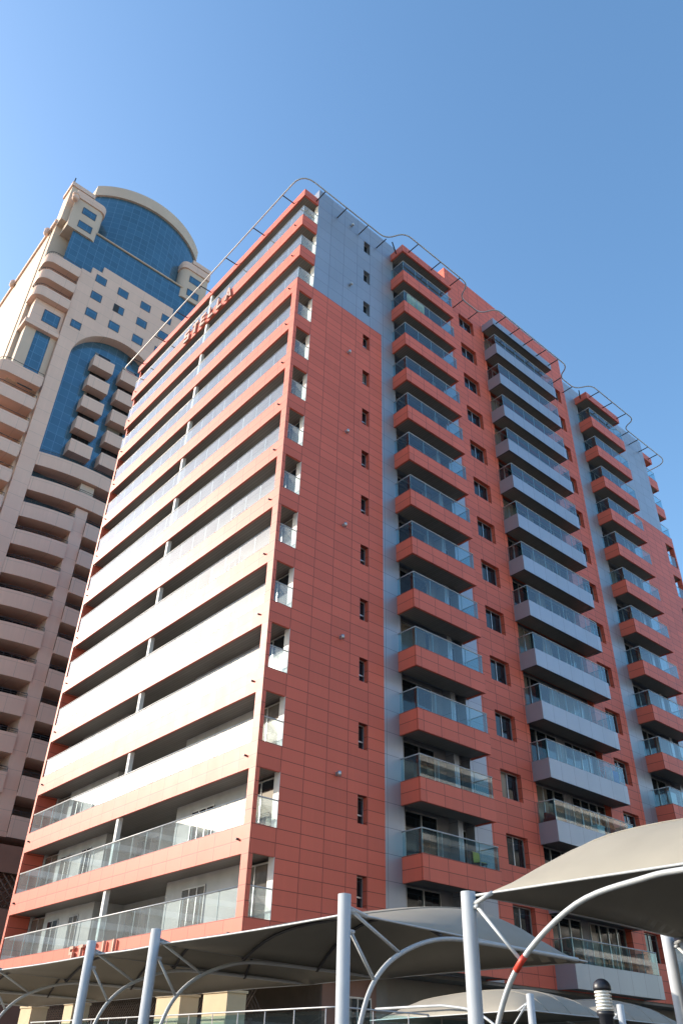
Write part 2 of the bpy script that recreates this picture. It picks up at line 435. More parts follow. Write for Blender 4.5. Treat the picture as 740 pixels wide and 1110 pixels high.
for k in range(11):
    z0, z1 = Z(k)+.0, Z(k+1)-B_
    p1.box(0, .2, 0, .47, z0, z1); p2.box(0, .2, W-.24, W, z0, z1)
p1.build('corner_pier', m_red, bld); p2.build('end_pier', m_red, bld)
MB().box(.2, 3.0, W-.2, W-.02, -B_, 44.0).build('end_wall', m_red, bld)
# wall behind the long balconies: shallow, deep in the middle
bw = MB()
MB().box(DW-.014, DW+.2, .004, .38, -B_, 44.4).build('wall_end', m_white, bld)
bw.box(DW, DW+.2, 2.2, 7.82, -B_, 44.4); bw.box(DW, DW+.2, 14.7, 20.4, -B_, 44.4)
bw.box(DW+.2, 3.0, 7.6, 7.82, -B_, 44.4); bw.box(DW+.2, 3.0, 14.7, 14.92, -B_, 44.4)
bw.box(2.8, 3.0, 7.83, 14.69, -B_, 44.4)
bw.box(DW, DW+.2, 22.2, W-.21, -B_, 44.4)
bw.build('balcony_wall', m_bwall, bld)
def xwin(w0, w1, z0, z1, x, nd, name='window'):
    f = MB(); t = .06
    f.box(x-.03, x+.02, w0, w1, z0, z0+t).box(x-.03, x+.02, w0, w1, z1-t, z1)
    for i in range(nd+1):
        q = w0+(w1-w0)*i/nd; f.box(x-.03, x+.02, max(w0, q-t/2), min(w1, q+t/2), z0+t, z1-t)
    o = f.build(name, m_alu, bld)
    MB().box(x-.012, x+.015, w0+.01, w1-.01, z0+.01, z1-.01).build('pane', m_pane, o)
    return o
prot = [xwin(.38, 2.2, -.6, 2.05, DW+.06, 2, 'sliding_door'), xwin(20.4, 22.2, -.6, 2.05, DW+.06, 2, 'sliding_door'),
        xwin(4.6, 6.4, .15, 1.75, DW-.03, 3), xwin(16.2, 17.2, .1, 1.75, DW-.03, 2), xwin(18.5, 19.8, .15, 1.75, DW-.03, 2),
        xwin(8.4, 10.6, -.6, 1.95, 2.77, 3, 'sliding_door'), xwin(12.0, 14.2, -.6, 1.95, 2.77, 3, 'sliding_door')]
for k in range(1, NF):
    for o in prot: dup(o, bld, Z(k))
pw = MB()
for k in range(NF): pw.box(.075, .30, 11.3, 11.52, Z(k)-.6, Z(k+1)-B_+.04)
pw.build('party_post', m_white, bld)
# --- far right corner: balconies returning round the other end
def far_balcony():
    o = MB().box(U-1.5, U, 0, .12, -B_, 0).box(U-.12, U, .12, 8, -B_, 0).build('side_balcony', m_red, bld)
    MB().box(U-1.5, U-.12, .12, 8, -B_+.05, -B_+.34).build('soffit', m_soff, o)
    MB().box(U-1.5, U-.05, .05, .064, .02, 1.0).box(U-.064, U-.05, .07, 8, .02, 1.0).build('glass_balustrade', m_glass, o)
    MB().tube([(U-1.5, .05, 1.03), (U-.05, .05, 1.03), (U-.05, 8, 1.03)], .03, 6).build('handrail', m_rail, o)
    return o
fb = far_balcony()
for k in range(1, NF): dup(fb, bld, Z(k))
MB().box(U-1.5, U, 0, .12, 43.74, 44.44).box(U-.12, U, .12, 8, 43.74, 44.44).box(U-1.5, U-.12, .12, 8, 43.8, 44.1).build('eaves', m_red, bld)
p3 = MB()
for k in range(11): p3.box(U-.2, U, 0, .4, Z(k), Z(k+1)-B_)
p3.build('corner_pier', m_red, bld)
# --- wall lamps on the blank wall
for i in range(7):
    z = 5.9+6.4*i
    o = MB().box(4.10, 4.26, -.05, 0, z-.08, z+.08).lathe(4.18, -.16, [(0, z-.09), (.09, z-.09), (.09, z+.1), (0, z+.1)], 10).build('wall_lamp', m_alu, bld)
# --- tube railing round the roof
zr = 44.02
path = [(0.05, 23.3, zr), (-1.0, 23.3, zr), (-1.0, -1.0, zr), (6.6, -1.0, zr), (7.2, -2.25, zr), (13.9, -2.25, zr), (14.3, -1.0, zr), (16.7, -1.0, zr), (17.2, -2.15, zr),
        (26.3, -2.15, zr), (26.8, -1.0, zr), (29.0, -1.0, zr), (29.6, -2.2, zr), (36.1, -2.2, zr), (36.4, -1.0, zr), (U+1, -1.0, zr), (U+1, 6, zr)]
MB().tube(round_path(path, 1.1), .05, 8).build('roof_railing', m_rail, bld)
br = []
for i in range(7): br.append(((.05, 1.2+3.4*i, zr+.05), (-1.0, 1.2+3.4*i, zr)))
for u in (1.0, 2.9, 4.9, 6.6): br.append(((u, .05, zr), (u, -1.0, zr)))
for u in (8.6, 10.9, 13.0): br.append(((u, -1.2, zr+.05), (u, -2.25, zr)))
for u in (14.7, 16.4): br.append(((u, .05, zr), (u, -1.0, zr)))
for u in (18.4, 20.1, 21.8, 23.5, 25.1): br.append(((u, -1.1, zr+.05), (u, -2.15, zr)))
for u in (27.0, 28.6): br.append(((u, .05, zr), (u, -1.0, zr)))
for u in (30.8, 32.8, 34.9): br.append(((u, -1.1, zr+.05), (u, -2.2, zr)))
for u in (37.2, 38.8, 40.4, 42.0): br.append(((u, .05, zr), (u, -1.0, zr)))
br += [((7.95, -.6, zr), (7.1, -1.1, zr)), ((30.3, -.6, zr), (29.4, -1.1, zr))]
for a, b in br: MB().tube([a, b], .045, 6).build('bracket', m_dkmetal, bld)
# --- name letters
GL = {'S': [[(0, 0), (.62, 0), (.62, .2), (0, .2)], [(.44, .2), (.62, .2), (.62, .4), (.44, .4)], [(0, .4), (.62, .4), (.62, .6), (0, .6)], [(0, .6), (.18, .6), (.18, .8), (0, .8)], [(0, .8), (.62, .8), (.62, 1), (0, 1)]],
      'T': [[(0, .8), (.7, .8), (.7, 1), (0, 1)], [(.26, 0), (.44, 0), (.44, .8), (.26, .8)]],
      'E': [[(0, 0), (.18, 0), (.18, 1), (0, 1)], [(.18, 0), (.6, 0), (.6, .18), (.18, .18)], [(.18, .41), (.54, .41), (.54, .59), (.18, .59)], [(.18, .82), (.6, .82), (.6, 1), (.18, 1)]],
      'L': [[(0, 0), (.18, 0), (.18, 1), (0, 1)], [(.18, 0), (.58, 0), (.58, .18), (.18, .18)]],
      'A': [[(0, 0), (.18, 0), (.44, 1), (.28, 1)], [(.54, 0), (.72, 0), (.44, 1), (.36, .8)], [(.2, .26), (.52, .26), (.48, .42), (.24, .42)]]}
def letter(ch, wc, zc, h, d, x):
    m = MB(); wd = max(p[0] for q in GL[ch] for p in q)
    for q in GL[ch]:
        a = [(x-d, wc+(wd/2-p)*h, zc+r*h) for p, r in q]; b = [(x, y, z) for _, y, z in a]
        n = len(a); m.add(a+b, [tuple(range(n)), tuple(range(n, 2*n))[::-1]]+[(i, n+i, n+(i+1) % n, (i+1) % n) for i in range(n)])
    return m.build('sign_letter', m_letter, bld)
for ch, wc in zip('STELLA', (13.96, 12.8, 11.72, 10.64, 9.54, 8.39)): letter(ch, wc, 40.62, 1.12, .10, -.05)
for ch, wc in zip('STELL', (13.28, 12.33, 11.25, 10.06, 9.15)): letter(ch, wc, -.6, .58, .12, -.05)
# --- ground storey
gf = MB()
gf.box(7.4, 8.0, 1.0, 1.6, -G, -1.3).box(8.01, 16.4, 1.3, 1.6, -G, -1.2).box(16.41, 34, 1.3, 1.6, -G, -1.2)
gf.build('plinth_wall', m_conc, bld)
MB().box(4.6, 7.39, 1.0, 1.5, -G, -1.2).build('ground_floor_wall', m_brown, bld)
MB().box(4.5, 4.59, 1.0, W-1, -G, -1.2).build('ground_floor_wall', m_shadebrown, bld)
ls = MB(); y = 1.0
while y < W-2:
    for a_, b_2, e in ((y, y+1.3, .03), (y+1.3, y, -.03)): ls.tube([(1.9+e, a_, -2.9), (1.9+e, b_2, -1.6)], .022, 4)
    y += .2
ls.build('lattice_screen', m_shadebrown, bld)
MB().box(.02, 4.6, .3, W-.3, -1.30, -1.075).build('overhang', m_shadebrown, bld)
MB().box(4.7, 41.0, .05, 1.58, -1.19, -1.062).build('overhang', m_conc, bld)
o = MB()
for q in (5.6, 6.3, 7.0): o.box(q, q+.05, .9, .99, -4.4, -2.1)
o.box(5.6, 7.05, .905, .985, -2.1, -2.04).box(5.6, 7.05, .905, .985, -3.3, -3.25)
o = o.build('window', m_alu, bld); MB().box(5.62, 7.03, .95, .995, -4.4, -2.05).build('pane', m_pane, o)

# ------------------------------------------------------------------ things on balconies
def xz(name, label, cat, loc, group=None): return thing(name, label, cat, (loc[0], loc[1], loc[2]+G), group)
def rack(loc, label, cloths, along_x=False, h=1.15):
    t = xz('clothes_rack', label, 'clothes rack', loc)
    P = lambda a, b, c: (loc[0]+(b if along_x else a), loc[1]+(a if along_x else b), loc[2]+c)
    f = MB()
    for b in (-.8, .8):
        f.tube([P(-.25, b, 0), P(.25, b, h)], .014, 6); f.tube([P(.25, b, 0), P(-.25, b, h)], .014, 6)
    for a in (-.25, -.08, .08, .25): f.tube([P(a, -.85, h-.01), P(a, .85, h-.01)], .01, 6)
    f.build('frame', m_alu, t)
    for i, (a, b0, wd, ln, m) in enumerate(cloths):
        g = MB(); n = 12
        for j in range(n):
            q, r = b0+wd*j/n, b0+wd*(j+1)/n; e, e2 = a+.03*math.sin(j*1.7+i), a+.03*math.sin((j+1)*1.7+i)
            g.add([P(e*1.0, q, h-ln), P(e2, r, h-ln), P(a, r, h), P(a, q, h)], [(0, 1, 2, 3)], True)
        o = g.build('cloth', m, t); sm = o.modifiers.new('t', 'SOLIDIFY'); sm.thickness = .012
    return t
m_gcloth = simple('grey_white_cloth', (.42, .44, .46), .9, 0, .1, 6)
m_pink = simple('pink_cloth', (.62, .33, .32), .9, 0, .1, 6)
m_bluecl = simple('blue_cloth', (.07, .15, .38), .9, 0, .1, 6)
m_maroon = simple('maroon_fabric', (.12, .018, .016), .9, 0, .1, 5)
rack((.62, 2.0, Z(1)-.25), 'folding clothes rack hung with pale washing behind the balcony glass near the building corner',
     [(-.25, -.78, .5, .95, m_gcloth), (-.08, -.2, .55, .8, m_cloth), (.08, .3, .5, .9, m_gcloth)])
rack((24.6, -.72, Z(3)-.3), 'clothes rack with pink and blue washing on a grey balcony', [(-.2, -.75, .7, .9, m_pink), (-.1, .1, .6, .95, m_bluecl)], True)
rack((31.3, -.72, Z(3)-.3), 'clothes rack with one white sheet on a far red balcony', [(-.2, -.75, 1.0, .9, m_cloth)], True)
t = xz('armchair', 'maroon armchair at the left end of a low grey balcony', 'armchair', (18.75, -.62, Z(2)-.4))
x, y, z = 18.75, -.62, Z(2)-.4
MB().box(x-.4, x+.4, y-.3, y+.3, z+.12, z+.42).build('seat', m_maroon, t); MB().box(x-.4, x+.4, y+.31, y+.45, z+.12, z+.95).build('backrest', m_maroon, t)
for q in (x-.5, x+.41): MB().box(q, q+.09, y-.3, y+.45, z, z+.62).build('armrest', m_maroon, t)
t = xz('storage_box', 'white lidded storage box on a low grey balcony', 'box', (22.3, -.75, Z(2)-.1))
x, y, z = 22.3, -.75, Z(2)-.1
MB().box(x-.32, x+.32, y-.22, y+.22, z, z+.52).build('body', m_white, t); MB().box(x-.35, x+.35, y-.25, y+.25, z+.522, z+.58).build('lid', m_white, t)
def screen(loc):
    t = xz('balcony_blind', 'cream and orange cloth hung behind the glass of a high red balcony', 'blind', loc)
    x, y, z = loc; n = 26; g = MB(); h = MB()
    for i in range(n):
        a, b = x+1.75*i/n, x+1.75*(i+1)/n
        ya, yb = y+.035*math.sin(i*1.3), y+.035*math.sin((i+1)*1.3)
        g.add([(a, ya, z), (b, yb, z), (b, yb, z+1.5), (a, ya, z+1.5)], [(0, 1, 2, 3)], True)
    o = g.build('cloth', m_cream, t); sm = o.modifiers.new('t', 'SOLIDIFY'); sm.thickness = .015
    MB().tube([(x-.1, y, z+1.52), (x+1.85, y, z+1.52)], .02, 6).build('rod', m_alu, t)
screen((8.55, -.95, Z(12)-.1))
def chair(loc):
    t = xz('garden_chair', 'chair with a yellow cloth on the lowest visible red balcony', 'chair', loc)
    x, y, z = loc
    for a in (-.22, .22):
        for b in (-.22, .22): MB().tube([(x+a, y+b, z), (x+a*.9, y+b*.9, z+.45)], .018, 6).build('leg', m_dkmetal, t)
    MB().box(x-.25, x+.25, y-.25, y+.25, z+.45, z+.5).build('seat', m_dkmetal, t)
    MB().box(x-.25, x+.25, y+.2, y+.25, z+.5, z+1.0).build('backrest', m_dkmetal, t)
    g = MB()
    prof = [(.30, .62), (.275, .98), (.22, 1.03), (.17, .98), (.15, .56), (-.24, .53)]
    for (a, b), (c, d) in zip(prof, prof[1:]):
        g.add([(x-.22, y+a, z+b), (x+.22, y+a, z+b), (x+.22, y+c, z+d), (x-.22, y+c, z+d)], [(0, 1, 2, 3)])
    o = g.build('cloth', m_yel, t); sm = o.modifiers.new('t', 'SOLIDIFY'); sm.thickness = .015
chair((12.2, -.75, Z(1)-.25))

# ------------------------------------------------------------------ terrace piers and railing below the corner
for (y0, y1), lab in zip(((15.5, 14.3), (11.0, 10.2), (3.5, 1.9), (.45, -.95)),
        ('sand coloured square pier under the canopy, leftmost of the four piers', 'narrowest sand coloured pier, just right of the leftmost pier',
         'sand coloured pier just right of the second canopy pole', 'wide sand coloured pier nearest the building corner')):
    t = thing('terrace_pier', lab, 'pier', (-.6, (y0+y1)/2, 0), 'sand coloured piers along the terrace')
    MB().box(-1.0, -.25, y1, y0, -G, -2.42).build('shaft', m_sand, t)
    MB().box(-1.04, -.21, y1-.04, y0+.04, -2.42, -2.34).build('cap', m_sand, t)
t = thing('terrace_railing', 'glass and steel terrace railing with thin uprights behind the canopy poles', 'railing', (-1.2, -3, 0))
MB().tube(round_path([(-1.25, 13.5, -3.0), (-1.25, -6.6, -3.0), (6.0, -6.6, -3.0)], .5), .022, 8).build('handrail', m_rail, t)
g = MB(); p = MB()
for i in range(15):
    y = 13.4-1.4*i; MB().tube([(-1.25, y, -4.2), (-1.25, y, -3.03)], .014, 6).build('upright', m_rail, t)
    if i < 14: MB().box(-1.256, -1.244, y-1.35, y-.05, -4.1, -3.08).build('glass_panel', m_glass, t)
for i in range(1, 6):
    x = -1.25+1.4*i; MB().tube([(x, -6.6, -4.2), (x, -6.6, -3.03)], .014, 6).build('upright', m_rail, t)
    MB().box(x-1.35, x-.05, -6.606, -6.594, -4.1, -3.08).build('glass_panel', m_glass, t)
o = MB().box(-1.35, 1.45, -6.7, 13.6, -G, -4.2).box(1.46, 6.1, -6.7, .0, -G, -4.2).build('terrace', m_conc); structure(o)

# ------------------------------------------------------------------ car park canopies
def interp(tab, t):
    for (a, b), (c, d) in zip(tab, tab[1:]):
        if t <= c:
            s = (t-a)/(c-a); return b+(d-b)*s
    return tab[-1][1]
def smooth_tab(tab): return [(p.x, p.y) for p in smooth_path([(a, b, 0) for a, b in tab], 6)]
P_SOFT = smooth_tab([(0, 0), (.1, .16), (.24, .38), (.55, .83), (.78, .95), (.92, .6), (1, 0)])
P_FULL = smooth_tab([(0, 0), (.08, .55), (.2, .88), (.34, 1), (.55, .98), (.8, .82), (.93, .45), (1, 0)])
ARM_S = [(.06, -5.3), (.14, -4.7), (.34, -3.9), (.62, -3.36), (1.15, -2.97), (2.04, -2.69), (3.2, -2.64), (5.75, -2.66)]
ARM_F = [(.10, -5.3), (.18, -4.7), (.38, -3.9), (.85, -3.22), (1.8, -2.64), (2.8, -2.46), (3.5, -2.43), (5.75, -2.44)]
def canopy(name, label, org, row, arm, poles, bays, ze, drop, bulge, prof, armtab, r=.098, tape=None, top=-2.29, low_strut=True, rk=1., sh=0., L=5.84):
    """a cantilevered fabric car-park roof: poles along `row`, curved arms along `arm`"""
    org, row, arm = Vector((*org, 0)), Vector((*row, 0)), Vector((*arm, 0))
    at = lambda s, t, z: tuple(org+row*s+arm*t+Vector((0, 0, z)))
    T = thing(name, label, 'canopy', (org.x, org.y, 0), 'fabric shade canopies over the car park')
    for i, s in enumerate(poles):
        m = MB(); x, y, _ = at(s, 0, 0)
        m.lathe(x, y, [(0, -G), (.2, -G), (.2, -G+.02), (r, -G+.025), (r, top), (0, top+.02)], 20)
        po = m.build('pole', m_pole, T)
        for dz in ((-2.5, -2.78) if low_strut else (-2.5,)): MB().tube([at(s, r*.9, dz+sh), at(s, r+.09, dz+sh)], .035, 8).build('bracket', m_pole, po)
        a = MB().tube(smooth_path([at(s, q*rk, max(z+sh, -5.6)) for q, z in armtab], 6), .036, 10).build('arm', m_pole, T)
        if tape == i:
            pp = smooth_path([at(s, q*rk, max(z+sh, -5.6)) for q, z in armtab], 6); MB().tube([pp[17], pp[18], pp[18].lerp(pp[19], .5)], .043, 10).build('band', m_tape, a)
        st = MB()
        k = 4 if low_strut else 3
        q, z = armtab[k]; st.tube([at(s, r+.05, -2.5+sh), at(s, q*rk, z+sh)], .026, 8)
        if low_strut: q, z = armtab[3]; st.tube([at(s, r+.05, -2.8+sh), at(s, q*rk-.02, z+sh)], .026, 8)
        st.build('strut', m_pole, T)
    for s0, s1, ns in bays:
        fab = MB(); nt_ = 26; ns = max(12, ns)
        vt, vb = [], []
        for i in range(ns+1):
            s = i/ns
            q = 1-abs(2*s-1)**3.2
            for j in range(nt_+1):
                t = j/nt_
                # corners pull in, edges scallop between them
                ds = 0; dt = .10*math.sin(math.pi*s)*(1 if t < .5 else -1)*abs(2*t-1)**4
                z = ze-drop*t+bulge*q*interp(prof, t)
                p = at(s0+(s1-s0)*s, .14+(L-.14)*t*1+dt, z); vt.append(p); vb.append((p[0], p[1], p[2]-.012))
        n1 = nt_+1; nn = len(vt)
        fs = [(i*n1+j, i*n1+j+1, (i+1)*n1+j+1, (i+1)*n1+j) for i in range(ns) for j in range(nt_)]
        fab.add(vt+vb, fs+[tuple(k+nn for k in f[::-1]) for f in fs], True)
        rim = [i*n1 for i in range(ns+1)]+[ns*n1+j for j in range(1, n1)]+[i*n1+nt_ for i in range(ns-1, -1, -1)]+[j for j in range(nt_-1, 0, -1)]
        fab.add(vt+vb, [(a, b, b+nn, a+nn) for a, b in zip(rim, rim[1:]+rim[:1])], False)
        fo = fab.build('fabric', m_fab, T)
        bm = bmesh.new(); bm.from_mesh(fo.data); bmesh.ops.recalc_face_normals(bm, faces=bm.faces); bm.to_mesh(fo.data); bm.free()
        for q_ in (.25, .5, .75):
            i_ = round(q_*ns); MB().tube([(vt[i_*n1+j][0], vt[i_*n1+j][1], vt[i_*n1+j][2]+.004) for j in range(n1)], .012, 4).build('seam', m_fab, T)
        for loop in ([0+j for j in range(n1)], [ns*n1+j for j in range(n1)], [i*n1 for i in range(ns+1)], [i*n1+nt_ for i in range(ns+1)]):
            MB().tube([vt[k] for k in loop], .016, 6).build('edge_cable', m_pole, T)
        lk = MB()
        for s in (s0, s1):
            lk.tube([at(s, r, -2.46+sh), at(s, .45, ze-drop*.06)], .032, 8)
        lk.build('corner_link', m_pole, T)
        for t in ((.33, .66) if low_strut else ()):     # slim purlins under the cloth
            pts = []
            for i in range(0, ns+1):
                s = i/ns; q = 1-abs(2*s-1)**3.2
                pts.append(at(s0+(s1-s0)*s, .14+(L-.14)*t, ze-drop*t+bulge*q*interp(prof, t)-.06))
            MB().tube(pts, .03, 6).build('purlin', m_dkmetal, T)
    return T
canopy('shade_canopy', 'long beige fabric canopy running left below the building front, carried by the slim left poles', (-9.28, -16.1), (0, 1), (1, 0),
       [0, 5.5, 8.2, 13.7, 19.2, 24.7], [(0, 5.5, 16), (5.5, 8.2, 12), (8.2, 13.7, 16), (13.7, 19.2, 16), (19.2, 24.7, 16)], -2.53, .14, .92, P_SOFT, ARM_S, L=6.05)
canopy('shade_canopy', 'big beige fabric canopy at the right edge, nearest the viewer', (-8.22, -17.6), (1, 0), (0, -1),
       [0, 5.35, 10.7], [(0, 5.35, 18), (5.35, 10.7, 18)], -2.35, .03, .95, P_FULL, ARM_F, .105, tape=0, low_strut=False)
canopy('shade_canopy', 'low pale canopy farthest back, under the grey balcony', (2.3, -10.45), (1, 0), (0, 1),
       [0, 4.25, 8.5], [(0, 4.25, 16), (4.25, 8.5, 16)], -2.98, .12, .72, P_FULL, ARM_F, .1, low_strut=False, sh=-.36, top=-2.62, L=6.3, rk=1.05)

# ------------------------------------------------------------------ lamp
bx, by = -8.22, -19.61
t = thing('path_lamp', 'black post lamp with domed top and white louvred lantern', 'lamp', (bx, by, 0))
MB().lathe(bx, by, [(0, -G), (.13, -G), (.13, -G+.03), (.082, -G+.05), (.082, -3.87), (.100, -3.85), (.100, -3.81), (0, -3.81)], 24).build('post', m_black, t)
l = MB()
for i in range(6):
    z = -3.80+.034*i
    l.lathe(bx, by, [(.076, z), (.099, z+.004), (.093, z+.022), (.076, z+.025)], 24)
l.lathe(bx, by, [(.072, -3.81), (.072, -3.6)], 20)
l.build('louvre', m_pale, t)
MB().lathe(bx, by, [(0, -3.598), (.104, -3.598), (.106, -3.575)]+[(.106*math.cos(a), -3.575+.10*math.sin(a)) for a in [i*math.pi/16 for i in range(1, 9)]], 24).build('dome', m_black, t)

# ------------------------------------------------------------------ the beige tower behind
V = 45.0; HT = 3.29
tw = thing('residential_tower', 'tall beige tower with blue glass front and curved balconies', 'building', (5, V+8, 0))
def tb(): return MB()
def arc_plan(u0, u1, y, bow, yb, n=20):
    """plan outline bowing towards -y between u0 and u1, closed at the back yb"""
    hc = (u1-u0)/2; rr = (hc*hc+bow*bow)/(2*bow); cu = (u0+u1)/2; cy = y-bow+rr
    a0 = math.asin(hc/rr)
    pts = [(cu+rr*math.sin(-a0+2*a0*i/n), cy-rr*math.cos(-a0+2*a0*i/n)) for i in range(n+1)]
    return pts+[(u1, yb), (u0, yb)]
def ring(u0, u1, y, bow, th, z0, z1, m, name, n=20, smooth=True, extra=0):
    o = arc_plan(u0, u1, y, bow, y+2, n)[:n+1]; mb = tb()
    inn = [(p[0]*1.0, p[1]+th) for p in o]
    mb.prism(o+inn[::-1], z0, z1)
    return mb.build(name, m, tw)
# shafts
tb().box(-1.9, 13.3, V+2.6, V+20, -G, 80).box(-6.05, -1.95, V+2.3, V+3.7, 11, 85.39).box(13.35, 17.4, V+2.3, V+3.7, 11, 85.39).build('core', m_stone2, tw)
tb().box(-6.15, 17.4, V+3.8, V+25, -G, 85.4).build('side_block', m_stone2, tw)
tb().box(-6.4, -5.6, V+2.3, V+25.2, 85.4, 86.1).build('side_parapet', m_stone, tw)
for yy in (V+4.6, V+16.0): tb().lathe(-6.5, yy, [(0, 84.9), (.2, 84.95), (.36, 85.2), (.36, 86.0), (.2, 86.3), (0, 86.35)], 14).build('roundel', m_stone, tw)
tb().box(-6.1, -3.2, V+.9, V+3.6, 85.05, 92.2).box(12.87, 15.6, V+.9, V+3.6, 85.05, 92.2).box(-5.5, 16.2, V+9.3, V+14, 84.05, 91.5).build('crown_block', m_stone2, tw)
tb().box(-6.3, -3.0, V+.7, V+3.7, 92.2, 92.95).build('coping', m_stone, tw); tb().box(12.75, 15.8, V+.7, V+3.7, 92.2, 92.95).build('coping', m_stone, tw)
tb().tube([(-6.1, V+.9, 92.95), (-6.1, V+.9, 94.0)], .09, 6).build('finial', m_dkmetal, tw)
# front panel with the arch
ac, ar, asp = 5.7, 5.9, 63.5
pn = tb()
n = 28
outer = lambda u: 77.7 if u < -.65 else (78.9 if u < .6 else (80.1 if u < 11 else 78.9))
pn.box(-1.9, -.65, V, V+2.5, 9, 77.7)
us = [ac-ar+2*ar*i/n for i in range(n+1)]
us = [ac-ar*math.cos(math.pi*i/n) for i in range(n+1)]
zf = lambda u: asp+math.sqrt(max(0, ar*ar-(u-ac)**2))
pn.box(-.65, ac-ar, V, V+2.5, 9, 78.9)
for a, b in zip(us, us[1:]):
    za, zb, zt = zf(a), zf(b), outer((a+b)/2)
    pn.add([(a, V, za), (b, V, zb), (b, V, zt), (a, V, zt), (a, V+2.5, za), (b, V+2.5, zb), (b, V+2.5, zt), (a, V+2.5, zt)],
           [(0, 1, 2, 3), (0, 4, 5, 1), (3, 2, 6, 7), (1, 5, 6, 2), (0, 3, 7, 4)])
pn.box(ac+ar, 13.3, V, V+2.5, 9, 78.9)
pn.build('front_panel', m_stone, tw)
tb().box(ac-ar-.2, ac+ar+.2, V+1.3, V+1.6, 43, 69.6).build('arch_glazing', m_blue, tw)
def twin(u, z, wd=1.45, ht=1.35, y=V, m=m_blue):
    f = tb(); t = .07
    f.box(u, u+wd, y-.03, y+.05, z, z+t).box(u, u+wd, y-.03, y+.05, z+ht-t, z+ht).box(u, u+t, y-.03, y+.05, z+t, z+ht-t).box(u+wd-t, u+wd, y-.03, y+.05, z+t, z+ht-t)
    o = f.build('window', m_dkmetal, tw)
    tb().box(u+.02, u+wd-.02, y-.012, y+.04, z+.02, z+ht-.02).build('pane', m, o)
for r in range(3):
    for c in range(4): twin((.05, 3.15, 6.45, 9.6)[c], 76.85-3.15*r)
twin(-1.2, 67.6, 1.3, 1.2); twin(11.4, 67.6, 1.3, 1.2)
tb().box(3.22, 3.88, V-.02, V+.03, 73.78, 74.98).build('open_window', m_dark, tw)
tb().box(7.0, 7.75, V+1.27, V+1.35, 68.0, 69.0).build('open_window', m_dark, tw)
# balconies inside the arch
def arch_balcony(u0, u1):
    o = tb().box(u0, u1, V, V+.15, -1.7, 0).box(u0, u0+.15, V+.15, V+1.29, -1.7, 0).box(u1-.15, u1, V+.15, V+1.29, -1.7, 0).box(u0+.15, u1-.15, V+.15, V+1.29, -1.68, -1.4).build('balcony', m_stone, tw)
    tb().box(u0+.3, u1-.3, V+1.2, V+1.29, 0, 1.55).build('door_pane', m_pane, o)
    return o
for u0 in (2.66, 6.33):
    a = arch_balcony(u0, u0+2.6)
    for i in range(4): dup(a, tw, 65.4-HT*(i+1))
    a.location.z += 65.4
# curved balconies under the arch
def bow_balcony(u0, u1, c0, c1, bow):
    hc = (u1-u0)/2; rr = (hc*hc+bow*bow)/(2*bow); cu = (u0+u1)/2; cy = V-bow+rr
    pt = lambda u: (u, cy-math.sqrt(rr*rr-(u-cu)**2))
    n = 14; o = [pt(c0+(c1-c0)*i/n) for i in range(n+1)]
    m = tb().prism(o+[(p[0], p[1]+.18) for p in o[::-1]], -1.72, 0)
    m.prism([(p[0], p[1]+.19) for p in o]+[(c1, V+2.3), (c0, V+2.3)], -1.70, -1.4)
    b = m.build('curved_balcony', m_stone, tw)
    r = tb().tube([(p[0], p[1]+.1, .42) for p in o], .03, 6).tube([(p[0], p[1]+.1, .22) for p in o], .02, 6)
    for i in range(0, n+1, 2): r.tube([(o[i][0], o[i][1]+.1, 0), (o[i][0], o[i][1]+.1, .42)], .02, 6)
    r.build('handrail', m_dkmetal, b)
    tb().box(c0+.02, c1-.02, V+2.32, V+2.4, -1.4, 1.55).build('glazing', m_pane, b)
    return b
a, b = -.18, 11.58
full = bow_balcony(a, b, a, b, .85)
dup(full, tw, 48.7-HT); 
lo = bow_balcony(a, b, a, 5.0, .85); hi = bow_balcony(a, b, 6.35, b, .85)
for j in range(2, 12): dup(lo, tw, 48.7-HT*j) if j < 11 else None; dup(hi, tw, 48.7-HT*j) if j < 11 else None
full.location.z += 48.7; lo.location.z += 48.7-HT*11; hi.location.z += 48.7-HT*11
tb().box(5.01, 6.34, V-.55, V+2.3, 10.8, 43.6).build('column', m_stone, tw)
tb().box(4.9, 6.45, V-.35, V+2.2, 45.5, 46.9).build('column', m_stone2, tw)
tb().box(-.15, 11.55, V+2.42, V+2.55, 9, 48).build('recess_wall', m_brown, tw)
# podium with lattice
tb().box(-8, 19, V-2.2, V+12, 7.9, 9.9).box(-8, 19, V-2.0, V+12, 3.0, 5.4).box(-8, 19, V-2.2, V+12, -G, -.5).box(-7.9, 18.9, V-1.0, V+11, 5.4, 7.9).box(-7.9, 18.9, V-1.0, V+11, -.5, 3.0).build('podium', m_brown, tw)
for z0, z1 in ((5.45, 7.85), (-.45, 2.95)):
    lt_ = tb(); h = z1-z0; x = -6.0
    while x < 19:
        for s in (1, -1):
            a_, b_2 = (x, x+h) if s > 0 else (x+h, x)
            lt_.tube([(a_, V-1.9+s*.05, z0), (b_2, V-1.9+s*.05, z1)], .07, 4)
        x += .62
    lt_.build('lattice', m_lat, tw)
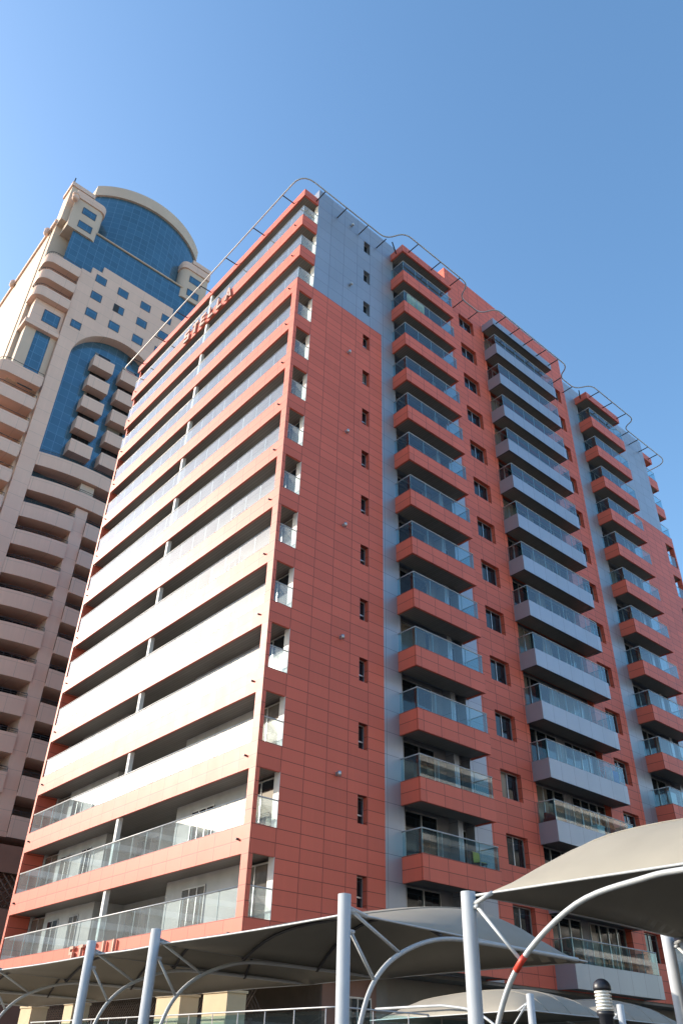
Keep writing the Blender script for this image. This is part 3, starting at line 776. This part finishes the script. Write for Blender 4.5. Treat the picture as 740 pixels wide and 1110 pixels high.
# upper glass: flat part, then the drum
tb().box(-4.3, 14.6, V+.35, V+.6, 77.2, 85.4).build('curtain_wall', m_blue, tw)
tb().box(-1.9, 13.3, V+.61, V+4, 80.2, 85.3).build('core', m_stone2, tw)
tb().tube([(-1.4, V+.25, 85.5), (12, V+.25, 85.5)], .14, 6).box(-4.3, 14.6, V+.33, V+4.5, 85.4, 85.6).build('ledge', m_stone2, tw)
dr = arc_plan(-2.3, 14.1, V+3.6, 3.2, V+9, 36)
k = tb(); k.prism(dr, 85.6, 96.75); k.build('glass_drum', m_blue, tw)
k = tb(); k.prism(arc_plan(-2.55, 14.35, V+3.45, 3.4, V+9.2, 36), 96.75, 98.95); k.build('drum_cornice', m_stone2, tw)
# shoulders beside the drum
def rounded(u0, u1, y0, y1, left, right, rr=.9, n=6):
    pts = []
    if left: pts += [(u0+rr-rr*math.sin(a), y0+rr-rr*math.cos(a)) for a in [math.pi/2*(1-i/n) for i in range(n+1)]]
    else: pts += [(u0, y0)]
    if right: pts += [(u1-rr+rr*math.sin(a), y0+rr-rr*math.cos(a)) for a in [math.pi/2*i/n for i in range(n+1)]]
    else: pts += [(u1, y0)]
    return pts+[(u1, y1), (u0, y1)]
for u0, u1, l, r in ((-5.3, -1.2, 0, 1), (11.2, 15.3, 1, 0)):
    k = tb(); k.prism(rounded(u0, u1, V+.1, V+3.2, l, r), 83.6, 89.6); k.build('shoulder', m_stone2, tw)
    k = tb(); k.prism(rounded(u0-.15, u1+.15, V-.08, V+3.2, l, r), 89.6, 90.9); k.build('coping', m_stone, tw)
    for z in (87.2, 84.4): twin(u0+1.2, z, 1.9, 1.35, V+.1)
k = tb()
k.lathe(-5.5, V-.35, [(0, 88.2), (.3, 88.2), (.45, 88.5), (.45, 88.8), (.38, 88.85), (.38, 89.0), (.5, 89.05), (.5, 89.4), (.3, 89.6), (0, 89.6)], 14); k.build('roundel', m_stone, tw)
# left bay: rounded balconies, cornice, glazed bay, more balconies
def corner_balcony(u0, u1, h, depth=1.5):
    k = tb(); o = rounded(u0, u1, V-.3, V+2.2, 1, 0, 1.1)
    k.prism(o, -h, -h+.3); nn = 7
    front = o[:nn+1]; k.prism([(o[-1][0], o[-1][1])]+front+[(p[0]+.12, p[1]+.15) for p in front[::-1]]+[(o[-1][0]+.15, o[-1][1])], -h+.3, 0)
    b = k.build('corner_balcony', m_stone, tw)
    r = tb().tube([(p[0], p[1]+.08, .4) for p in front], .035, 6)
    for p in front: r.tube([(p[0], p[1]+.08, 0), (p[0], p[1]+.08, .4)], .022, 6)
    r.build('handrail', m_dkmetal, b)
    tb().box(u0+1.2, u1-.2, V+2.21, V+2.28, -h+.3, 1.4).build('glazing', m_pane, b)
    return b
cb = corner_balcony(-6.2, -2.0, 1.55)
for z in (74.1, 71.1): dup(cb, tw, z)
cb.location.z += 77.1
tb().box(-5.6, -1.95, V+.5, V+2.2, 65.5, 69.5).build('bay_block', m_stone, tw); twin(-4.3, 66.5, 2.0, 2.0, V+.5)
tb().box(-6.0, -1.92, V+.1, V+2.25, 64.9, 65.6).build('cornice', m_stone, tw)
tb().box(-5.6, -4.4, V+.6, V+2.2, 56.4, 64.9).box(-2.65, -1.95, V+.6, V+2.2, 56.4, 64.9).build('bay_block', m_stone2, tw)
tb().box(-4.38, -2.67, V+.62, V+.7, 56.4, 64.9).build('bay_glazing', m_blue, tw)
cl = corner_balcony(-7.0, -2.2, 1.6)
for j in range(1, 14): dup(cl, tw, 58.1-HT*j)
cl.location.z += 58.1
tb().box(-2.19, -1.92, V+.5, V+2.3, 10, 56.3).build('bay_block', m_stone2, tw)
# side of the tower in the sun: stacked balconies and ribs
sbl = tb().box(-8.2, -6.0, V+17.5, V+22, -1.5, 0).build('side_balcony', m_stone2, tw)
for j in range(1, 12): dup(sbl, tw, 72-HT*j)
sbl.location.z += 72

# ------------------------------------------------------------------ unseen blocks, added for reflections in the low glass and bounce light
def far_block(x0, x1, y0, y1, h, label):
    t = thing('unseen_block', label, 'building', ((x0+x1)/2, (y0+y1)/2, 0))
    MB().box(x0, x1, y0, y1, -G, h-G).build('wall', m_stone2, t)
    n = int(h/3.3)-1
    for k in range(n):
        z = -G+4+3.3*k
        MB().box(x0+2, x1-2, y1, y1+1.2, z, z+1.0).build('balcony', m_white, t)
        MB().box(x0+2.5, x1-2.5, y1+.002, y1+.05, z+1.0, z+2.6).build('window_strip', m_pane, t)
far_block(36, 150, -96, -74, 54, 'unseen cream apartment block across the road, added for the lowest balcony glass to mirror')
far_block(-62, 22, -104, -82, 34, 'unseen long cream block added behind the viewer for bounce light')

t = thing('unseen_block', 'unseen low grey block far to the left, added for the lowest long balconies to mirror', 'building', (-105, 135, 0))
MB().box(-180, -30, 122, 150, -G, 36).build('wall', m_conc, t)
for k in range(11): MB().box(-178, -32, 120.8, 122, -1+3.3*k, 0+3.3*k).build('balcony', m_white, t)
